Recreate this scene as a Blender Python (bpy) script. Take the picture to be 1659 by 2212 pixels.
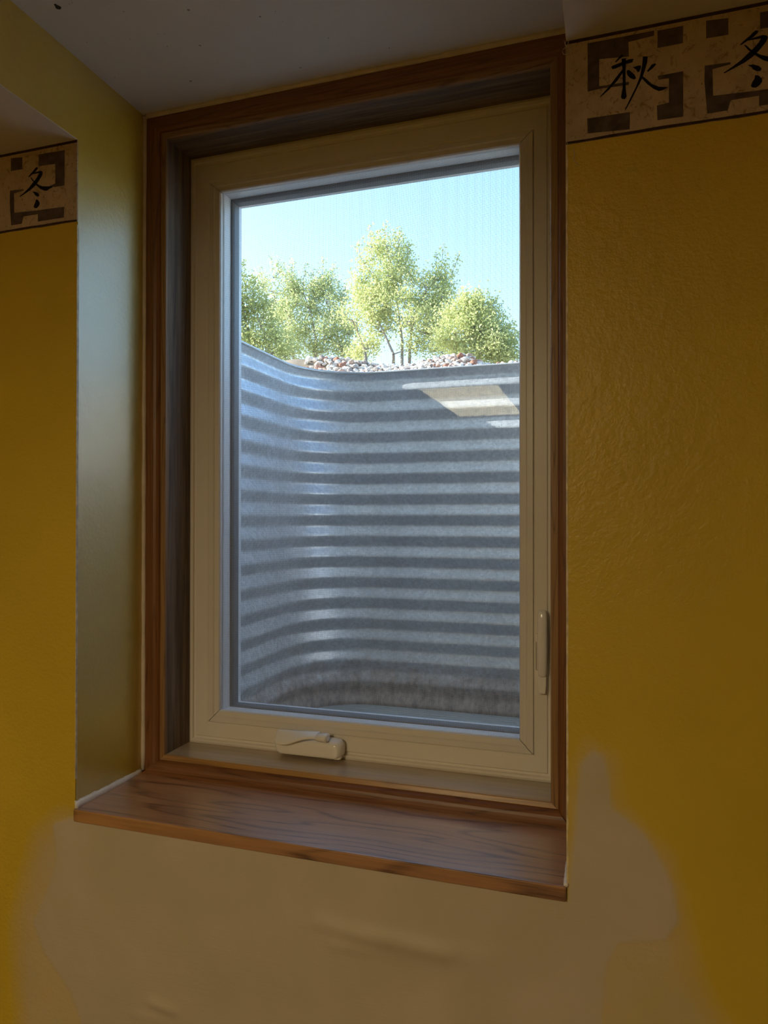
import bpy, bmesh, math, random
import numpy as np
from mathutils import Vector, Matrix
for o in list(bpy.data.objects): bpy.data.objects.remove(o)
scene = bpy.context.scene
C = scene.collection
random.seed(7); rng = np.random.default_rng(7)

# ------------------------------------------------------------------ camera
# Work frame: metres, origin at the lens, x right along the window wall, y outwards, z up.
# World frame: wall face at y = 0, floor at z = 0.
H = 1.55
F_PX, YAW, PIT, ROL = 1506.13, 0.3100, 0.0062, 0.0006
W0, H0 = 1659, 2212
_c, _s = math.cos(YAW), math.sin(YAW)
FW = np.array([-_s*math.cos(PIT), _c*math.cos(PIT), math.sin(PIT)])
_r = np.array([_c, _s, 0.0]); _u = np.cross(_r, FW)
R2 = math.cos(ROL)*_r + math.sin(ROL)*_u; U2 = -math.sin(ROL)*_r + math.cos(ROL)*_u
def wd(x, y, z): return Vector((x, y-1.0, z+H))
def ray(u, v): return FW + R2*(u-W0/2)/F_PX + U2*(H0/2-v)/F_PX
def ony(u, v, y):
    d = ray(u, v); return d*y/d[1]
cam = bpy.data.cameras.new('camera'); cam_o = bpy.data.objects.new('camera', cam); C.objects.link(cam_o)
cam.sensor_fit = 'HORIZONTAL'; cam.sensor_width = 36; cam.lens = 36*F_PX/W0; cam.clip_start = 0.02
cam_o.matrix_world = Matrix(((R2[0], U2[0], -FW[0], 0), (R2[1], U2[1], -FW[1], -1.0), (R2[2], U2[2], -FW[2], H), (0, 0, 0, 1)))
scene.camera = cam_o
vs = scene.view_settings
vs.view_transform = 'Standard'; vs.look = 'None'; vs.gamma = 1; vs.use_curve_mapping = False
vs.exposure = 0.9

# ------------------------------------------------------------------ sky and sun
SUN_DIR = Vector((1.0, 0.09, -0.38)).normalized()       # low morning sun running along the house wall
world = bpy.data.worlds.new('sky'); scene.world = world; world.use_nodes = True
nt = world.node_tree; nt.nodes.clear()
sky = nt.nodes.new('ShaderNodeTexSky'); sky.sky_type = 'NISHITA'; sky.sun_disc = False
sky.sun_elevation = math.asin(-SUN_DIR.z); sky.sun_rotation = math.atan2(-SUN_DIR.x, -SUN_DIR.y)
sky.ozone_density = 1.5; sky.dust_density = 1.3; sky.air_density = 1.0
bg = nt.nodes.new('ShaderNodeBackground'); bg.inputs[1].default_value = 0.44
out = nt.nodes.new('ShaderNodeOutputWorld')
tint = nt.nodes.new('ShaderNodeMix'); tint.data_type = 'RGBA'; tint.blend_type = 'MULTIPLY'; tint.inputs[0].default_value = 1.0; tint.inputs[7].default_value = (.90, 1.0, 1.04, 1)   # the camera's white balance
nt.links.new(sky.outputs[0], tint.inputs[6]); nt.links.new(tint.outputs[2], bg.inputs[0]); nt.links.new(bg.outputs[0], out.inputs[0])
sun = bpy.data.lights.new('sun_offscreen', 'SUN'); sun.energy = 11.0; sun.angle = math.radians(0.53); sun.color = (1.0, 0.95, 0.86)
sun_o = bpy.data.objects.new('sun_offscreen', sun); C.objects.link(sun_o)
sun_o.rotation_euler = SUN_DIR.to_track_quat('-Z', 'Y').to_euler(); sun_o.location = (-20, 0, 9)
LAMP_STRENGTH = 13.5; LAMP_COLOR = (1.0, 0.81, 0.48)

# ------------------------------------------------------------------ material helpers
class NT:
    def __init__(s, name):
        s.m = bpy.data.materials.new(name); s.m.use_nodes = True; s.t = s.m.node_tree; s.t.nodes.clear()
        s.out = s.n('ShaderNodeOutputMaterial'); s.tc = None
    def n(s, typ, **kw):
        x = s.t.nodes.new(typ)
        for k, v in kw.items(): setattr(x, k, v)
        return x
    def l(s, a, b): s.t.links.new(a, b)
    def val(s, sock, v):
        if hasattr(v, 'links') or isinstance(v, bpy.types.NodeSocket): s.l(v, sock)
        else: sock.default_value = v
    def coord(s, scale=(1, 1, 1), loc=(0, 0, 0)):
        if not s.tc: s.tc = s.n('ShaderNodeTexCoord')
        mp = s.n('ShaderNodeMapping'); s.l(s.tc.outputs['Object'], mp.inputs[0])
        mp.inputs['Scale'].default_value = scale; mp.inputs['Location'].default_value = loc
        return mp.outputs[0]
    def noise(s, vec, scale=5, detail=3, rough=.5, dist=0):
        x = s.n('ShaderNodeTexNoise'); s.l(vec, x.inputs['Vector'])
        x.inputs['Scale'].default_value = scale; x.inputs['Detail'].default_value = detail
        x.inputs['Roughness'].default_value = rough; x.inputs['Distortion'].default_value = dist
        return x.outputs[0]
    def math(s, op, a, b=0.0, clamp=False):
        x = s.n('ShaderNodeMath', operation=op, use_clamp=clamp); s.val(x.inputs[0], a); s.val(x.inputs[1], b); return x.outputs[0]
    def ramp(s, fac, stops, interp='LINEAR'):
        x = s.n('ShaderNodeValToRGB'); s.l(fac, x.inputs[0]); cr = x.color_ramp; cr.interpolation = interp
        while len(cr.elements) < len(stops): cr.elements.new(0.5)
        for e, (p, c) in zip(cr.elements, stops):
            e.position = p; e.color = (c, c, c, 1) if not hasattr(c, '__len__') else (*c[:3], 1)
        return x.outputs[0]
    def mix(s, fac, a, b, mode='MIX'):
        x = s.n('ShaderNodeMix', data_type='RGBA', blend_type=mode)
        s.val(x.inputs['Factor'], fac)
        for k, v in ((6, a), (7, b)):
            if isinstance(v, (tuple, list)): x.inputs[k].default_value = (*v[:3], 1)
            else: s.l(v, x.inputs[k])
        return x.outputs[2]
    def sep(s, vec):
        x = s.n('ShaderNodeSeparateXYZ'); s.l(vec, x.inputs[0]); return x.outputs
    def bump(s, h, strength=.3, dist=.001, normal=None):
        x = s.n('ShaderNodeBump'); s.l(h, x.inputs['Height']); x.inputs['Strength'].default_value = strength
        x.inputs['Distance'].default_value = dist
        if normal is not None: s.l(normal, x.inputs['Normal'])
        return x.outputs[0]
    def bsdf(s, color, rough=.5, metal=0.0, spec=.5, normal=None):
        b = s.n('ShaderNodeBsdfPrincipled')
        if isinstance(color, (tuple, list)): b.inputs['Base Color'].default_value = (*color[:3], 1)
        else: s.l(color, b.inputs['Base Color'])
        s.val(b.inputs['Roughness'], rough); s.val(b.inputs['Metallic'], metal); s.val(b.inputs['Specular IOR Level'], spec)
        if normal is not None: s.l(normal, b.inputs['Normal'])
        s.l(b.outputs[0], s.out.inputs[0]); return b

YELLOW = (0.60, 0.42, 0.035); COMPOUND = (0.56, 0.47, 0.37)
def mat_wall(name, patch=False, gloss=False):
    t = NT(name); co = t.coord()
    big = t.noise(co, 4, 3); fine = t.noise(co, 160, 2, .6); mid = t.noise(co, 45, 3)
    col = t.mix(t.ramp(big, [(.3, 0.0), (.7, 1.0)]), tuple(c*.93 for c in YELLOW), tuple(c*1.06 for c in YELLOW))
    h = t.math('ADD', t.math('MULTIPLY', fine, .6), mid)
    if patch:
        at = t.n('ShaderNodeAttribute', attribute_name='patch'); f = at.outputs['Fac']
        edge = t.noise(co, 22, 4, .65)
        f2 = t.math('ADD', f, t.math('MULTIPLY', t.math('SUBTRACT', edge, .5), t.math('MULTIPLY', t.math('MULTIPLY', f, t.math('SUBTRACT', 1.0, f)), 1.6)))
        f3 = t.ramp(f2, [(.12, 0.0), (.88, 1.0)])
        tone = t.noise(t.coord((1, 1, 1), (3, 1, 2)), 7, 4, .55)
        comp = t.mix(t.ramp(tone, [(.35, 0.0), (.65, 1.0)]), (0.50, 0.43, 0.31), COMPOUND)
        col = t.mix(f3, col, comp)
        trowel = t.noise(t.coord((4, 1, 60)), 5, 2)
        keep = t.math('SUBTRACT', 1.0, t.math('MULTIPLY', f3, .88))
        h = t.math('ADD', t.math('MULTIPLY', h, keep), t.math('MULTIPLY', t.math('MULTIPLY', trowel, f3), .12))
    b = t.bsdf(col, .42, 0, .5, t.bump(h, .8, .002))
    if gloss: b.inputs['Coat Weight'].default_value = 1.0; b.inputs['Coat IOR'].default_value = 1.9; b.inputs['Coat Roughness'].default_value = .32
    return t.m
def mat_ceiling():
    t = NT('ceiling_paint'); co = t.coord()
    h = t.math('ADD', t.noise(co, 120, 2), t.math('MULTIPLY', t.noise(co, 20, 3), .8))
    sp = t.ramp(t.noise(co, 75, 1), [(.0, 0.0), (.765, 0.0), (.80, 1.0)])
    col = t.mix(t.math('MULTIPLY', sp, .75), (.68, .66, .66), (.12, .09, .08))
    t.bsdf(col, .6, 0, .4, t.bump(h, .25, .001)); return t.m
def mat_wood(name, axis='X', light=(.42, .20, .07), dark=(.16, .06, .018), rings=9, rough=.32, along=1.2, across=11, bumps=.25,
             weather=None, loc=(0, 0, 0), contrast=.8, coat=0.0):
    t = NT(name); i = 'XYZ'.index(axis)
    sc = [across]*3; sc[i] = along; sp = [230]*3; sp[i] = 7; sm = [45]*3; sm[i] = 2.0
    n1 = t.noise(t.coord(tuple(sc), loc), 1.0, 2.0, .45, .25)
    fr = t.math('FRACT', t.math('MULTIPLY', n1, rings*2.2))
    ring = t.ramp(fr, [(0, 1.0), (.07, .85), (.22, .12), (.55, 0.0), (.9, .2), (1, 1.0)])
    pores = t.ramp(t.noise(t.coord(tuple(sp)), 1.0, 2, .6), [(.42, 0.0), (.62, 1.0)])
    mid = t.noise(t.coord(tuple(sm)), 1.0, 3, .6)
    f = t.math('ADD', t.math('MULTIPLY', ring, t.math('ADD', .45, t.math('MULTIPLY', pores, .55))), t.math('MULTIPLY', t.math('SUBTRACT', mid, .45), .8), True)
    col = t.mix(t.math('MULTIPLY', f, contrast), light, dark)
    col = t.mix(t.math('MULTIPLY', pores, .18), col, dark)
    rg = rough
    if weather:                                            # (axis, from, to, colour a, colour b): sun- and water-worn finish by the sash
        ax, a0, a1, ca, cb = weather
        g = t.sep(t.coord())[ax]
        mr = t.n('ShaderNodeMapRange'); t.l(g, mr.inputs[0]); mr.inputs[1].default_value = a0; mr.inputs[2].default_value = a1
        st = t.noise(t.coord(tuple(sm), (5, 2, 8)), 1.0, 3, .65)
        wf = t.ramp(t.math('ADD', mr.outputs[0], t.math('MULTIPLY', t.math('SUBTRACT', st, .5), 1.1)), [(.2, 0.0), (.75, 1.0)])
        wc = t.mix(t.ramp(t.noise(t.coord(tuple(sm), (1, 7, 3)), 1.7, 4, .7), [(.38, 0.0), (.66, 1.0)]), ca, cb)
        col = t.mix(t.math('MULTIPLY', wf, .9), col, wc)
        rg = t.math('ADD', rough, t.math('MULTIPLY', wf, .2))
    b = t.bsdf(col, rg, 0, .5, t.bump(t.math('SUBTRACT', mid, t.math('MULTIPLY', pores, .6)), bumps, .0006))
    if coat: b.inputs['Coat Weight'].default_value = coat; b.inputs['Coat IOR'].default_value = 2.0; b.inputs['Coat Roughness'].default_value = .30
    return t.m
def mat_plain(name, color, rough=.5, metal=0.0, spec=.5, var=.06, nscale=30, bumps=0.0, bscale=200):
    t = NT(name); co = t.coord()
    v = t.ramp(t.noise(co, nscale, 3), [(.3, 1-var), (.7, 1+var)]) if var else None
    col = t.mix(1.0, color, v, 'MULTIPLY') if var else color
    nm = t.bump(t.noise(co, bscale, 2), bumps, .001) if bumps else None
    t.bsdf(col, rough, metal, spec, nm); return t.m
def mat_steel():
    t = NT('galvanised_steel'); co = t.coord()
    vo = t.n('ShaderNodeTexVoronoi'); t.l(co, vo.inputs['Vector']); vo.inputs['Scale'].default_value = 130
    spang = t.ramp(t.sep(vo.outputs['Color'])[0], [(0, 0.0), (1, 1.0)])
    streak = t.noise(t.coord((9, 9, 1.2)), 1.5, 4, .6)
    base = t.mix(spang, (.54, .57, .62), (.76, .79, .84))
    base = t.mix(t.ramp(streak, [(.35, 0.0), (.7, .35)]), base, (.36, .39, .43))
    z = t.sep(co)[2]                                        # local z: 0 at the well bed
    mr = t.n('ShaderNodeMapRange'); t.l(z, mr.inputs[0]); mr.inputs[1].default_value = .24; mr.inputs[2].default_value = .02
    dn = t.noise(co, 26, 5, .7); dn2 = t.noise(t.coord((1, 1, .35)), 60, 4, .7)
    df = t.ramp(t.math('ADD', mr.outputs[0], t.math('MULTIPLY', t.math('SUBTRACT', dn, .5), 1.1)), [(.42, 0.0), (.8, 1.0)])
    dirt = t.mix(t.ramp(dn2, [(.35, 0.0), (.65, 1.0)]), (.15, .115, .10), (.50, .40, .35))
    col = t.mix(t.math('MULTIPLY', df, .85), base, dirt)
    metal = t.math('MULTIPLY', t.math('SUBTRACT', 1.0, df), .55)
    t.bsdf(col, t.math('ADD', .42, t.math('MULTIPLY', df, .4)), metal, .5, t.bump(t.math('ADD', spang, dn), .12, .0008)); return t.m
def mat_glass():
    t = NT('window_glass'); lw = t.n('ShaderNodeLayerWeight'); lw.inputs[0].default_value = .5
    f = t.math('ADD', .016, t.math('MULTIPLY', t.math('POWER', lw.outputs['Facing'], 5.0), .9))
    tr = t.n('ShaderNodeBsdfTransparent'); tr.inputs[0].default_value = (.96, .985, .98, 1)
    gl = t.n('ShaderNodeBsdfGlossy'); gl.inputs['Roughness'].default_value = .0
    mx = t.n('ShaderNodeMixShader'); t.l(f, mx.inputs[0]); t.l(tr.outputs[0], mx.inputs[1]); t.l(gl.outputs[0], mx.inputs[2])
    t.l(mx.outputs[0], t.out.inputs[0]); return t.m
def mat_leaf(name, a, b):
    t = NT(name); co = t.coord()
    col = t.mix(t.ramp(t.noise(co, 3.5, 4, .7), [(.35, 0.0), (.65, 1.0)]), a, b)
    d = t.n('ShaderNodeBsdfDiffuse'); tl = t.n('ShaderNodeBsdfTranslucent'); t.l(col, d.inputs[0]); t.l(col, tl.inputs[0])
    mx = t.n('ShaderNodeMixShader'); mx.inputs[0].default_value = .55
    t.l(d.outputs[0], mx.inputs[1]); t.l(tl.outputs[0], mx.inputs[2]); t.l(mx.outputs[0], t.out.inputs[0]); return t.m
def mat_paper():
    t = NT('border_paper'); co = t.coord()
    n1 = t.noise(co, 28, 5, .7); fib = t.noise(t.coord((34, 1, 26)), 1.6, 5, .75, 2.2)
    col = t.mix(t.ramp(n1, [(.35, 0.0), (.65, 1.0)]), (.44, .335, .25), (.56, .45, .345))
    col = t.mix(t.ramp(fib, [(.55, 0.0), (.64, .7)]), col, (.17, .11, .08))
    sp = t.ramp(t.noise(t.coord((1, 1, 1), (4, 4, 4)), 120, 2), [(.7, 0.0), (.76, .8)])
    col = t.mix(sp, col, (.13, .08, .07))
    t.bsdf(col, .7, 0, .25, t.bump(n1, .2, .0005)); return t.m
def mat_floor():
    t = NT('carpet'); co = t.coord()
    n = t.noise(co, 180, 3, .7)
    t.bsdf(t.mix(n, (.15, .11, .08), (.24, .18, .13)), .95, 0, .1, t.bump(n, .6, .004)); return t.m
def mat_bed():
    t = NT('well_silt'); co = t.coord()
    wv = t.n('ShaderNodeTexWave', wave_type='BANDS', bands_direction='Y'); t.l(co, wv.inputs[0])
    wv.inputs['Scale'].default_value = 16; wv.inputs['Distortion'].default_value = 1.4; wv.inputs['Detail'].default_value = 3
    n = t.noise(co, 40, 4, .7)
    col = t.mix(n, (.33, .39, .41), (.49, .55, .57))
    t.bsdf(col, .55, 0, .5, t.bump(t.math('ADD', wv.outputs[1], t.math('MULTIPLY', n, .5)), .5, .006)); return t.m

M = dict(
    wall=mat_wall('yellow_wall_paint'), wallg=mat_wall('yellow_semigloss_paint', False, True), wallp=mat_wall('yellow_wall_paint_patched', True), ceil=mat_ceiling(),
    sill=mat_wood('oak_sill', 'X', (.44, .215, .092), (.085, .028, .012), 6, .36, 1.3, 9, .35, None, (.3, .35, 0), 1.0, 1.0),
    oakx=mat_wood('oak_casing_x', 'X', (.22, .086, .028), (.065, .022, .008), 8, .42, 1.2, 20),
    oakz=mat_wood('oak_casing_z', 'Z', (.22, .086, .028), (.065, .022, .008), 8, .42, 1.0, 22),
    jambz=mat_wood('oak_jamb_z', 'Z', (.32, .175, .07), (.11, .048, .02), 8, .45, 1.0, 26, .5, (1, -.004, .014, (.07, .052, .045), (.22, .165, .12))),
    jambh=mat_wood('oak_jamb_head', 'X', (.32, .175, .07), (.11, .048, .02), 8, .45, 1.0, 26, .5, (1, -.004, .014, (.07, .052, .045), (.22, .165, .12))),
    jambx=mat_wood('oak_jamb_ledge', 'X', (.42, .215, .05), (.18, .08, .02), 6, .36, 1.0, 16, .3, (1, -.004, .018, (.36, .27, .19), (.50, .41, .31)), coat=.9),
    vinyl=mat_plain('almond_vinyl', (.76, .70, .63), .33, 0, .5, .02, 8),
    vinyl2=mat_plain('almond_screen_rail', (.70, .65, .60), .36, 0, .5, .02, 8),
    hw=mat_plain('almond_hardware', (.80, .76, .72), .16, 0, .5, .02, 12),
    dark=mat_plain('dark_gap', (.03, .026, .022), .8, 0, .3, 0),
    gasket=mat_plain('blue_grey_gasket', (.13, .14, .16), .5, 0, .5, .05),
    wire=mat_plain('screen_wire', (.48, .49, .51), .5, .2, .5, 0),
    caulk=mat_plain('white_caulk', (.80, .76, .72), .5, 0, .4, .08, 40, .3),
    ccaulk=mat_plain('cream_caulk', (.62, .52, .42), .55, 0, .4, .1, 40, .3),
    bead=mat_plain('worn_corner_bead', (.66, .56, .36), .5, 0, .4, .3, 60, .4, 120),
    concrete=mat_plain('foundation_concrete', (.42, .42, .40), .9, 0, .3, .15, 12, .5, 60),
    sash=mat_plain('white_sash_vinyl', (.80, .80, .82), .35, 0, .5, .02, 8), steel=mat_steel(), rim=mat_plain('steel_rim', (.60, .61, .63), .4, .5, .5, .1, 20),
    glass=mat_glass(), paper=mat_paper(), floor=mat_floor(), bed=mat_bed(),
    ink=mat_plain('black_ink', (.006, .005, .006), .7, 0, .2, 0),
    block=mat_plain('charcoal_print', (.10, .075, .072), .8, 0, .2, .35, 60),
    stripe=mat_plain('border_stripe', (.05, .03, .025), .8, 0, .2, .3, 90),
    fibre=mat_plain('frayed_fibre', (.60, .52, .42), .7, 0, .3, 0),
    earth=mat_plain('packed_earth', (.36, .30, .24), .95, 0, .2, .25, 6, .6, 40),
    bark=mat_plain('grey_bark', (.30, .26, .24), .9, 0, .2, .25, 30, .6, 60),
    leafa=mat_leaf('spring_leaf', (.42, .48, .19), (.66, .67, .34)), leafb=mat_leaf('pale_leaf', (.42, .49, .22), (.64, .66, .38)),
    s_white=mat_plain('white_stone', (.88, .84, .80), .8, 0, .3, .15, 25, .4, 60), s_pink=mat_plain('pink_stone', (.60, .44, .38), .8, 0, .3, .2, 25, .4, 60),
    s_rust=mat_plain('rust_stone', (.42, .20, .14), .8, 0, .3, .2, 25, .4, 60), s_grey=mat_plain('grey_stone', (.42, .37, .36), .8, 0, .3, .2, 25, .4, 60),
    lampmetal=mat_plain('white_lamp_metal', (.75, .74, .72), .4, 0, .5, 0),
)
def mat_lamp(name, strength):
    t = NT(name); e = t.n('ShaderNodeEmission'); e.inputs[0].default_value = (*LAMP_COLOR, 1); e.inputs[1].default_value = strength
    t.l(e.outputs[0], t.out.inputs[0]); return t.m
M['lamp'] = mat_lamp('lamp_diffuser', LAMP_STRENGTH)

# ------------------------------------------------------------------ object helpers
def tag(o, label=None, cat=None, group=None, kind=None):
    for k, v in (('label', label), ('category', cat), ('group', group), ('kind', kind)):
        if v: o[k] = v
    return o
def thing(name, base, label=None, cat=None, group=None, kind=None):
    o = bpy.data.objects.new(name, None); C.objects.link(o); o.location = wd(*base); o.empty_display_size = .05
    return tag(o, label, cat, group, kind)
def mk(name, verts, faces, mat, parent=None, origin=None, smooth=False, bevel=0.0, segs=2):
    """mesh from work-frame coordinates; its origin sits at its parent's, or at `origin`"""
    org = parent.location.copy() if parent is not None and parent.parent is None else (Vector((0, 0, 0)) if origin is None else wd(*origin))
    if parent is not None and parent.parent is not None: org = parent.location + parent.parent.location
    me = bpy.data.meshes.new(name)
    me.from_pydata([wd(*v)-org for v in verts], [], faces); me.update()
    bm = bmesh.new(); bm.from_mesh(me); bmesh.ops.recalc_face_normals(bm, faces=bm.faces)
    bm.to_mesh(me); bm.free()
    me.materials.append(M[mat] if isinstance(mat, str) else mat)
    o = bpy.data.objects.new(name, me); C.objects.link(o)
    if parent is not None: o.parent = parent
    else: o.location = org
    if smooth: me.polygons.foreach_set('use_smooth', [True]*len(me.polygons))
    if bevel:
        b = o.modifiers.new('bevel', 'BEVEL'); b.width = bevel; b.segments = segs; b.limit_method = 'ANGLE'; b.angle_limit = math.radians(35)
    return o
def box(x0, x1, y0, y1, z0, z1):
    v = [(x, y, z) for x in (x0, x1) for y in (y0, y1) for z in (z0, z1)]
    return v, [(0, 1, 3, 2), (4, 6, 7, 5), (0, 4, 5, 1), (2, 3, 7, 6), (0, 2, 6, 4), (1, 5, 7, 3)]
def join(*parts):
    V, Fc = [], []
    for v, f in parts:
        n = len(V); V += list(v); Fc += [tuple(i+n for i in q) for q in f]
    return V, Fc
def tube(pts, rad, n=8, cap=True):
    pts = [Vector(p) for p in pts]; V, Fc = [], []
    rads = rad if hasattr(rad, '__len__') else [rad]*len(pts)
    for i, p in enumerate(pts):
        t = (pts[min(i+1, len(pts)-1)]-pts[max(i-1, 0)]).normalized()
        a = t.cross(Vector((0, 0, 1)) if abs(t.z) < .9 else Vector((1, 0, 0))).normalized(); b = t.cross(a)
        V += [tuple(p+(a*math.cos(k*2*math.pi/n)+b*math.sin(k*2*math.pi/n))*rads[i]) for k in range(n)]
        if i: Fc += [((i-1)*n+k, (i-1)*n+(k+1) % n, i*n+(k+1) % n, i*n+k) for k in range(n)]
    if cap: Fc += [tuple(range(n)), tuple(range((len(pts)-1)*n, len(pts)*n))]
    return V, Fc
def loft(sections, cap=True):
    n = len(sections[0]); V = [p for s in sections for p in s]; Fc = []
    for i in range(1, len(sections)):
        Fc += [((i-1)*n+k, (i-1)*n+(k+1) % n, i*n+(k+1) % n, i*n+k) for k in range(n)]
    if cap: Fc += [tuple(range(n)), tuple(range((len(sections)-1)*n, len(sections)*n))]
    return V, Fc
def frame_rail(side, outer, inner, prof, gap=0.0):
    """one mitred side of a rectangular frame. outer/inner = (x0,x1,z0,z1); prof = closed list of (t 0 outer..1 inner, y)"""
    def corner(a, t):
        o = ((outer[0], outer[2]), (outer[1], outer[2]), (outer[1], outer[3]), (outer[0], outer[3]))[a]
        i = ((inner[0], inner[2]), (inner[1], inner[2]), (inner[1], inner[3]), (inner[0], inner[3]))[a]
        return o[0]+(i[0]-o[0])*t, o[1]+(i[1]-o[1])*t
    a, b = {'bottom': (0, 1), 'right': (1, 2), 'top': (2, 3), 'left': (3, 0)}[side]
    V = []
    for k, cidx in enumerate((a, b)):
        oc = corner(b if k == 0 else a, .5)
        for t, y in prof:
            x, z = corner(cidx, t)
            if gap:
                if side in ('bottom', 'top'): x += gap*(1 if oc[0] > x else -1)
                else: z += gap*(1 if oc[1] > z else -1)
            V.append((x, y, z))
    n = len(prof)
    return V, [(k, (k+1) % n, n+(k+1) % n, n+k) for k in range(n)] + [tuple(range(n)), tuple(range(n, 2*n))]
SIDES = ('bottom', 'right', 'top', 'left')

# ------------------------------------------------------------------ measured room
XL, XR = -0.8868, -0.0542          # recess sides
ZC, ZT, ZS = 0.6625, 0.8055, -0.5101   # room ceiling, recess ceiling, sill board top
YC = 1.1818                        # face of the oak casing
YF = 1.2785                        # room face of the vinyl frame
YX = 1.362                         # outer face of the house wall
RX0, RX1, RY0 = -2.4, 1.8, -3.6    # the rest of the room
BAY = 0.45                         # the raised ceiling bay reaches this far into the room
ZFL = -H

# ---- floor, ceilings, side and rear walls
tag(mk('floor', *box(RX0-.1, RX1+.1, RY0-.1, 1.3, ZFL-.1, ZFL), 'floor'), kind='structure')
cv, cf = join(box(RX0, XL-.0005, RY0, 1.02, ZC, ZC+.02), box(XR+.0005, RX1, RY0, 1.02, ZC, ZC+.02), box(XL-.0005, XR+.0005, RY0, BAY-.0005, ZC, ZC+.02))
room_ceiling = tag(mk('ceiling', cv, cf, 'ceil'), kind='structure')
rc = tag(mk('ceiling_recess', *box(XL-.02, XR+.02, BAY-.02, 1.25, ZT, ZT+.03), 'ceil'), kind='structure')
hp = ony(124, 14, 1.0); hp = ray(124, 14)*ZT/ray(124, 14)[2]
nv = [(hp[0]+.004*math.cos(a)*(1+.4*math.sin(3*a)), hp[1]+.006*math.sin(a), ZT-.0006) for a in np.linspace(0, 2*math.pi, 12, endpoint=False)]
mk('nail_hole', nv + [(x, y, ZT) for x, y, z in nv], [tuple(range(12))] + [(k, (k+1) % 12, 12+(k+1) % 12, 12+k) for k in range(12)], 'dark', rc)
tag(mk('wall_left', *box(RX0-.1, RX0, RY0-.1, 1.3, ZFL, ZT+.1), 'wall'), kind='structure')
tag(mk('wall_right', *box(RX1, RX1+.1, RY0-.1, 1.3, ZFL, ZT+.1), 'wall'), kind='structure')
tag(mk('wall_rear', *box(RX0, RX1, RY0-.1, RY0, ZFL, ZT+.1), 'wall'), kind='structure')

# ---- recess sides, with the bay above the room ceiling
def side_wall(name, x, dx):
    out2 = [(1.0015, ZS-.05), (1.22, ZS-.05), (1.22, ZT+.01), (BAY, ZT+.01), (BAY, ZC+.001), (1.0015, ZC+.001)]
    v = [(x, y, z) for y, z in out2] + [(x+dx, y, z) for y, z in out2]
    return tag(mk(name, v, [(0, 1, 2, 5), (5, 2, 3, 4), (6, 7, 8, 11), (11, 8, 9, 10)] + [(k, (k+1) % 6, 6+(k+1) % 6, 6+k) for k in range(6)], 'wallg'), kind='structure')
wrl = side_wall('wall_recess_left', XL, -.012)
wrr = side_wall('wall_recess_right', XR, .012)
tag(mk('wall_bay_rear', *box(XL-.012, XR+.012, BAY-.012, BAY, ZC+.001, ZT+.01), 'wall'), kind='structure')

# ---- window wall with its patched plaster (relief and patch mask on a fine grid)
def seg_dist(P, poly, closed=True):
    d = np.full(len(P), 1e9); n = len(poly)
    for i in range(n if closed else n-1):
        a, b = np.array(poly[i]), np.array(poly[(i+1) % n]); ab = b-a
        t = np.clip(((P-a)@ab)/(ab@ab), 0, 1); d = np.minimum(d, np.linalg.norm(P-(a+t[:, None]*ab), axis=1))
    return d
def inside(P, poly):
    r = np.zeros(len(P), bool); n = len(poly)
    for i in range(n):
        (x1, y1), (x2, y2) = poly[i], poly[(i+1) % n]
        if y1 == y2: continue
        c = ((y1 > P[:, 1]) != (y2 > P[:, 1])) & (P[:, 0] < (x2-x1)*(P[:, 1]-y1)/(y2-y1)+x1); r ^= c
    return r
def soft(P, px, w):
    poly = [tuple(ony(u, v, 1.0)[[0, 2]]) for u, v in px]
    sd = seg_dist(P, poly)*np.where(inside(P, poly), 1, -1)
    return np.clip(.5+sd/(2*w), 0, 1)
def grid_axis(lo, hi, keys, fine0, fine1, step, coarse):
    a = set([lo, hi]+list(keys)); x = lo
    while x < hi:
        a.add(round(x, 5)); x += step if fine0 <= x < fine1 else coarse
    a = sorted(a); r = [a[0]]
    for v in a[1:]:
        if v-r[-1] > step*.35 or v in keys:
            if v in keys and v-r[-1] <= step*.35 and r[-1] not in keys and len(r) > 1: r.pop()
            r.append(v)
    return r
ax = grid_axis(RX0, RX1, [XL, XR], -1.2, .45, .006, .1); az = grid_axis(ZFL, ZC+.01, [ZS-.021], -1.0, .7, .006, .1)
nx, nz = len(ax), len(az)
G = np.array([(x, z) for z in az for x in ax])
CORE = [(150, 1765), (112, 1778), (122, 1850), (100, 1925), (70, 1990), (95, 2060), (150, 2140), (175, 2212), (180, 2500), (1300, 2500), (1305, 2212), (1312, 2090),
        (1340, 2040), (1440, 2035), (1470, 1990), (1455, 1910), (1425, 1850), (1390, 1795), (1325, 1745), (1316, 1680), (1306, 1632), (1278, 1618), (1252, 1650), (1246, 1720), (1238, 1800), (1229, 1880), (1226, 1945), (1180, 1900), (600, 1800)]
FEATH = [(130, 1755), (75, 1800), (50, 1900), (30, 2010), (40, 2212), (40, 2600), (1580, 2600), (1560, 2212), (1500, 2100), (1475, 1980), (1440, 1850), (1340, 1745), (1320, 1640), (1270, 1610), (1240, 1700), (1227, 1930)]
patch = np.maximum(soft(G, CORE, .006), .62*soft(G, FEATH, .03))
yy = np.full(len(G), 1.0)
def ridge(px, w, amp):
    global yy
    pl = [tuple(ony(u, v, 1.0)[[0, 2]]) for u, v in px]
    yy = yy - amp*np.exp(-(seg_dist(G, pl, False)/w)**2)
ridge([(690, 1992), (760, 2012), (860, 2030), (960, 2058)], .012, .0036)
ridge([(780, 2018), (900, 2046), (1060, 2070)], .020, .0030)
ridge([(720, 2040), (800, 2056)], .008, .0018)
ridge([(330, 2165), (375, 2182)], .008, .0042)
ridge([(290, 2190), (340, 2200)], .007, .0015)
ridge([(1465, 1945), (1520, 1952), (1565, 1962)], .003, .0008)
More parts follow.
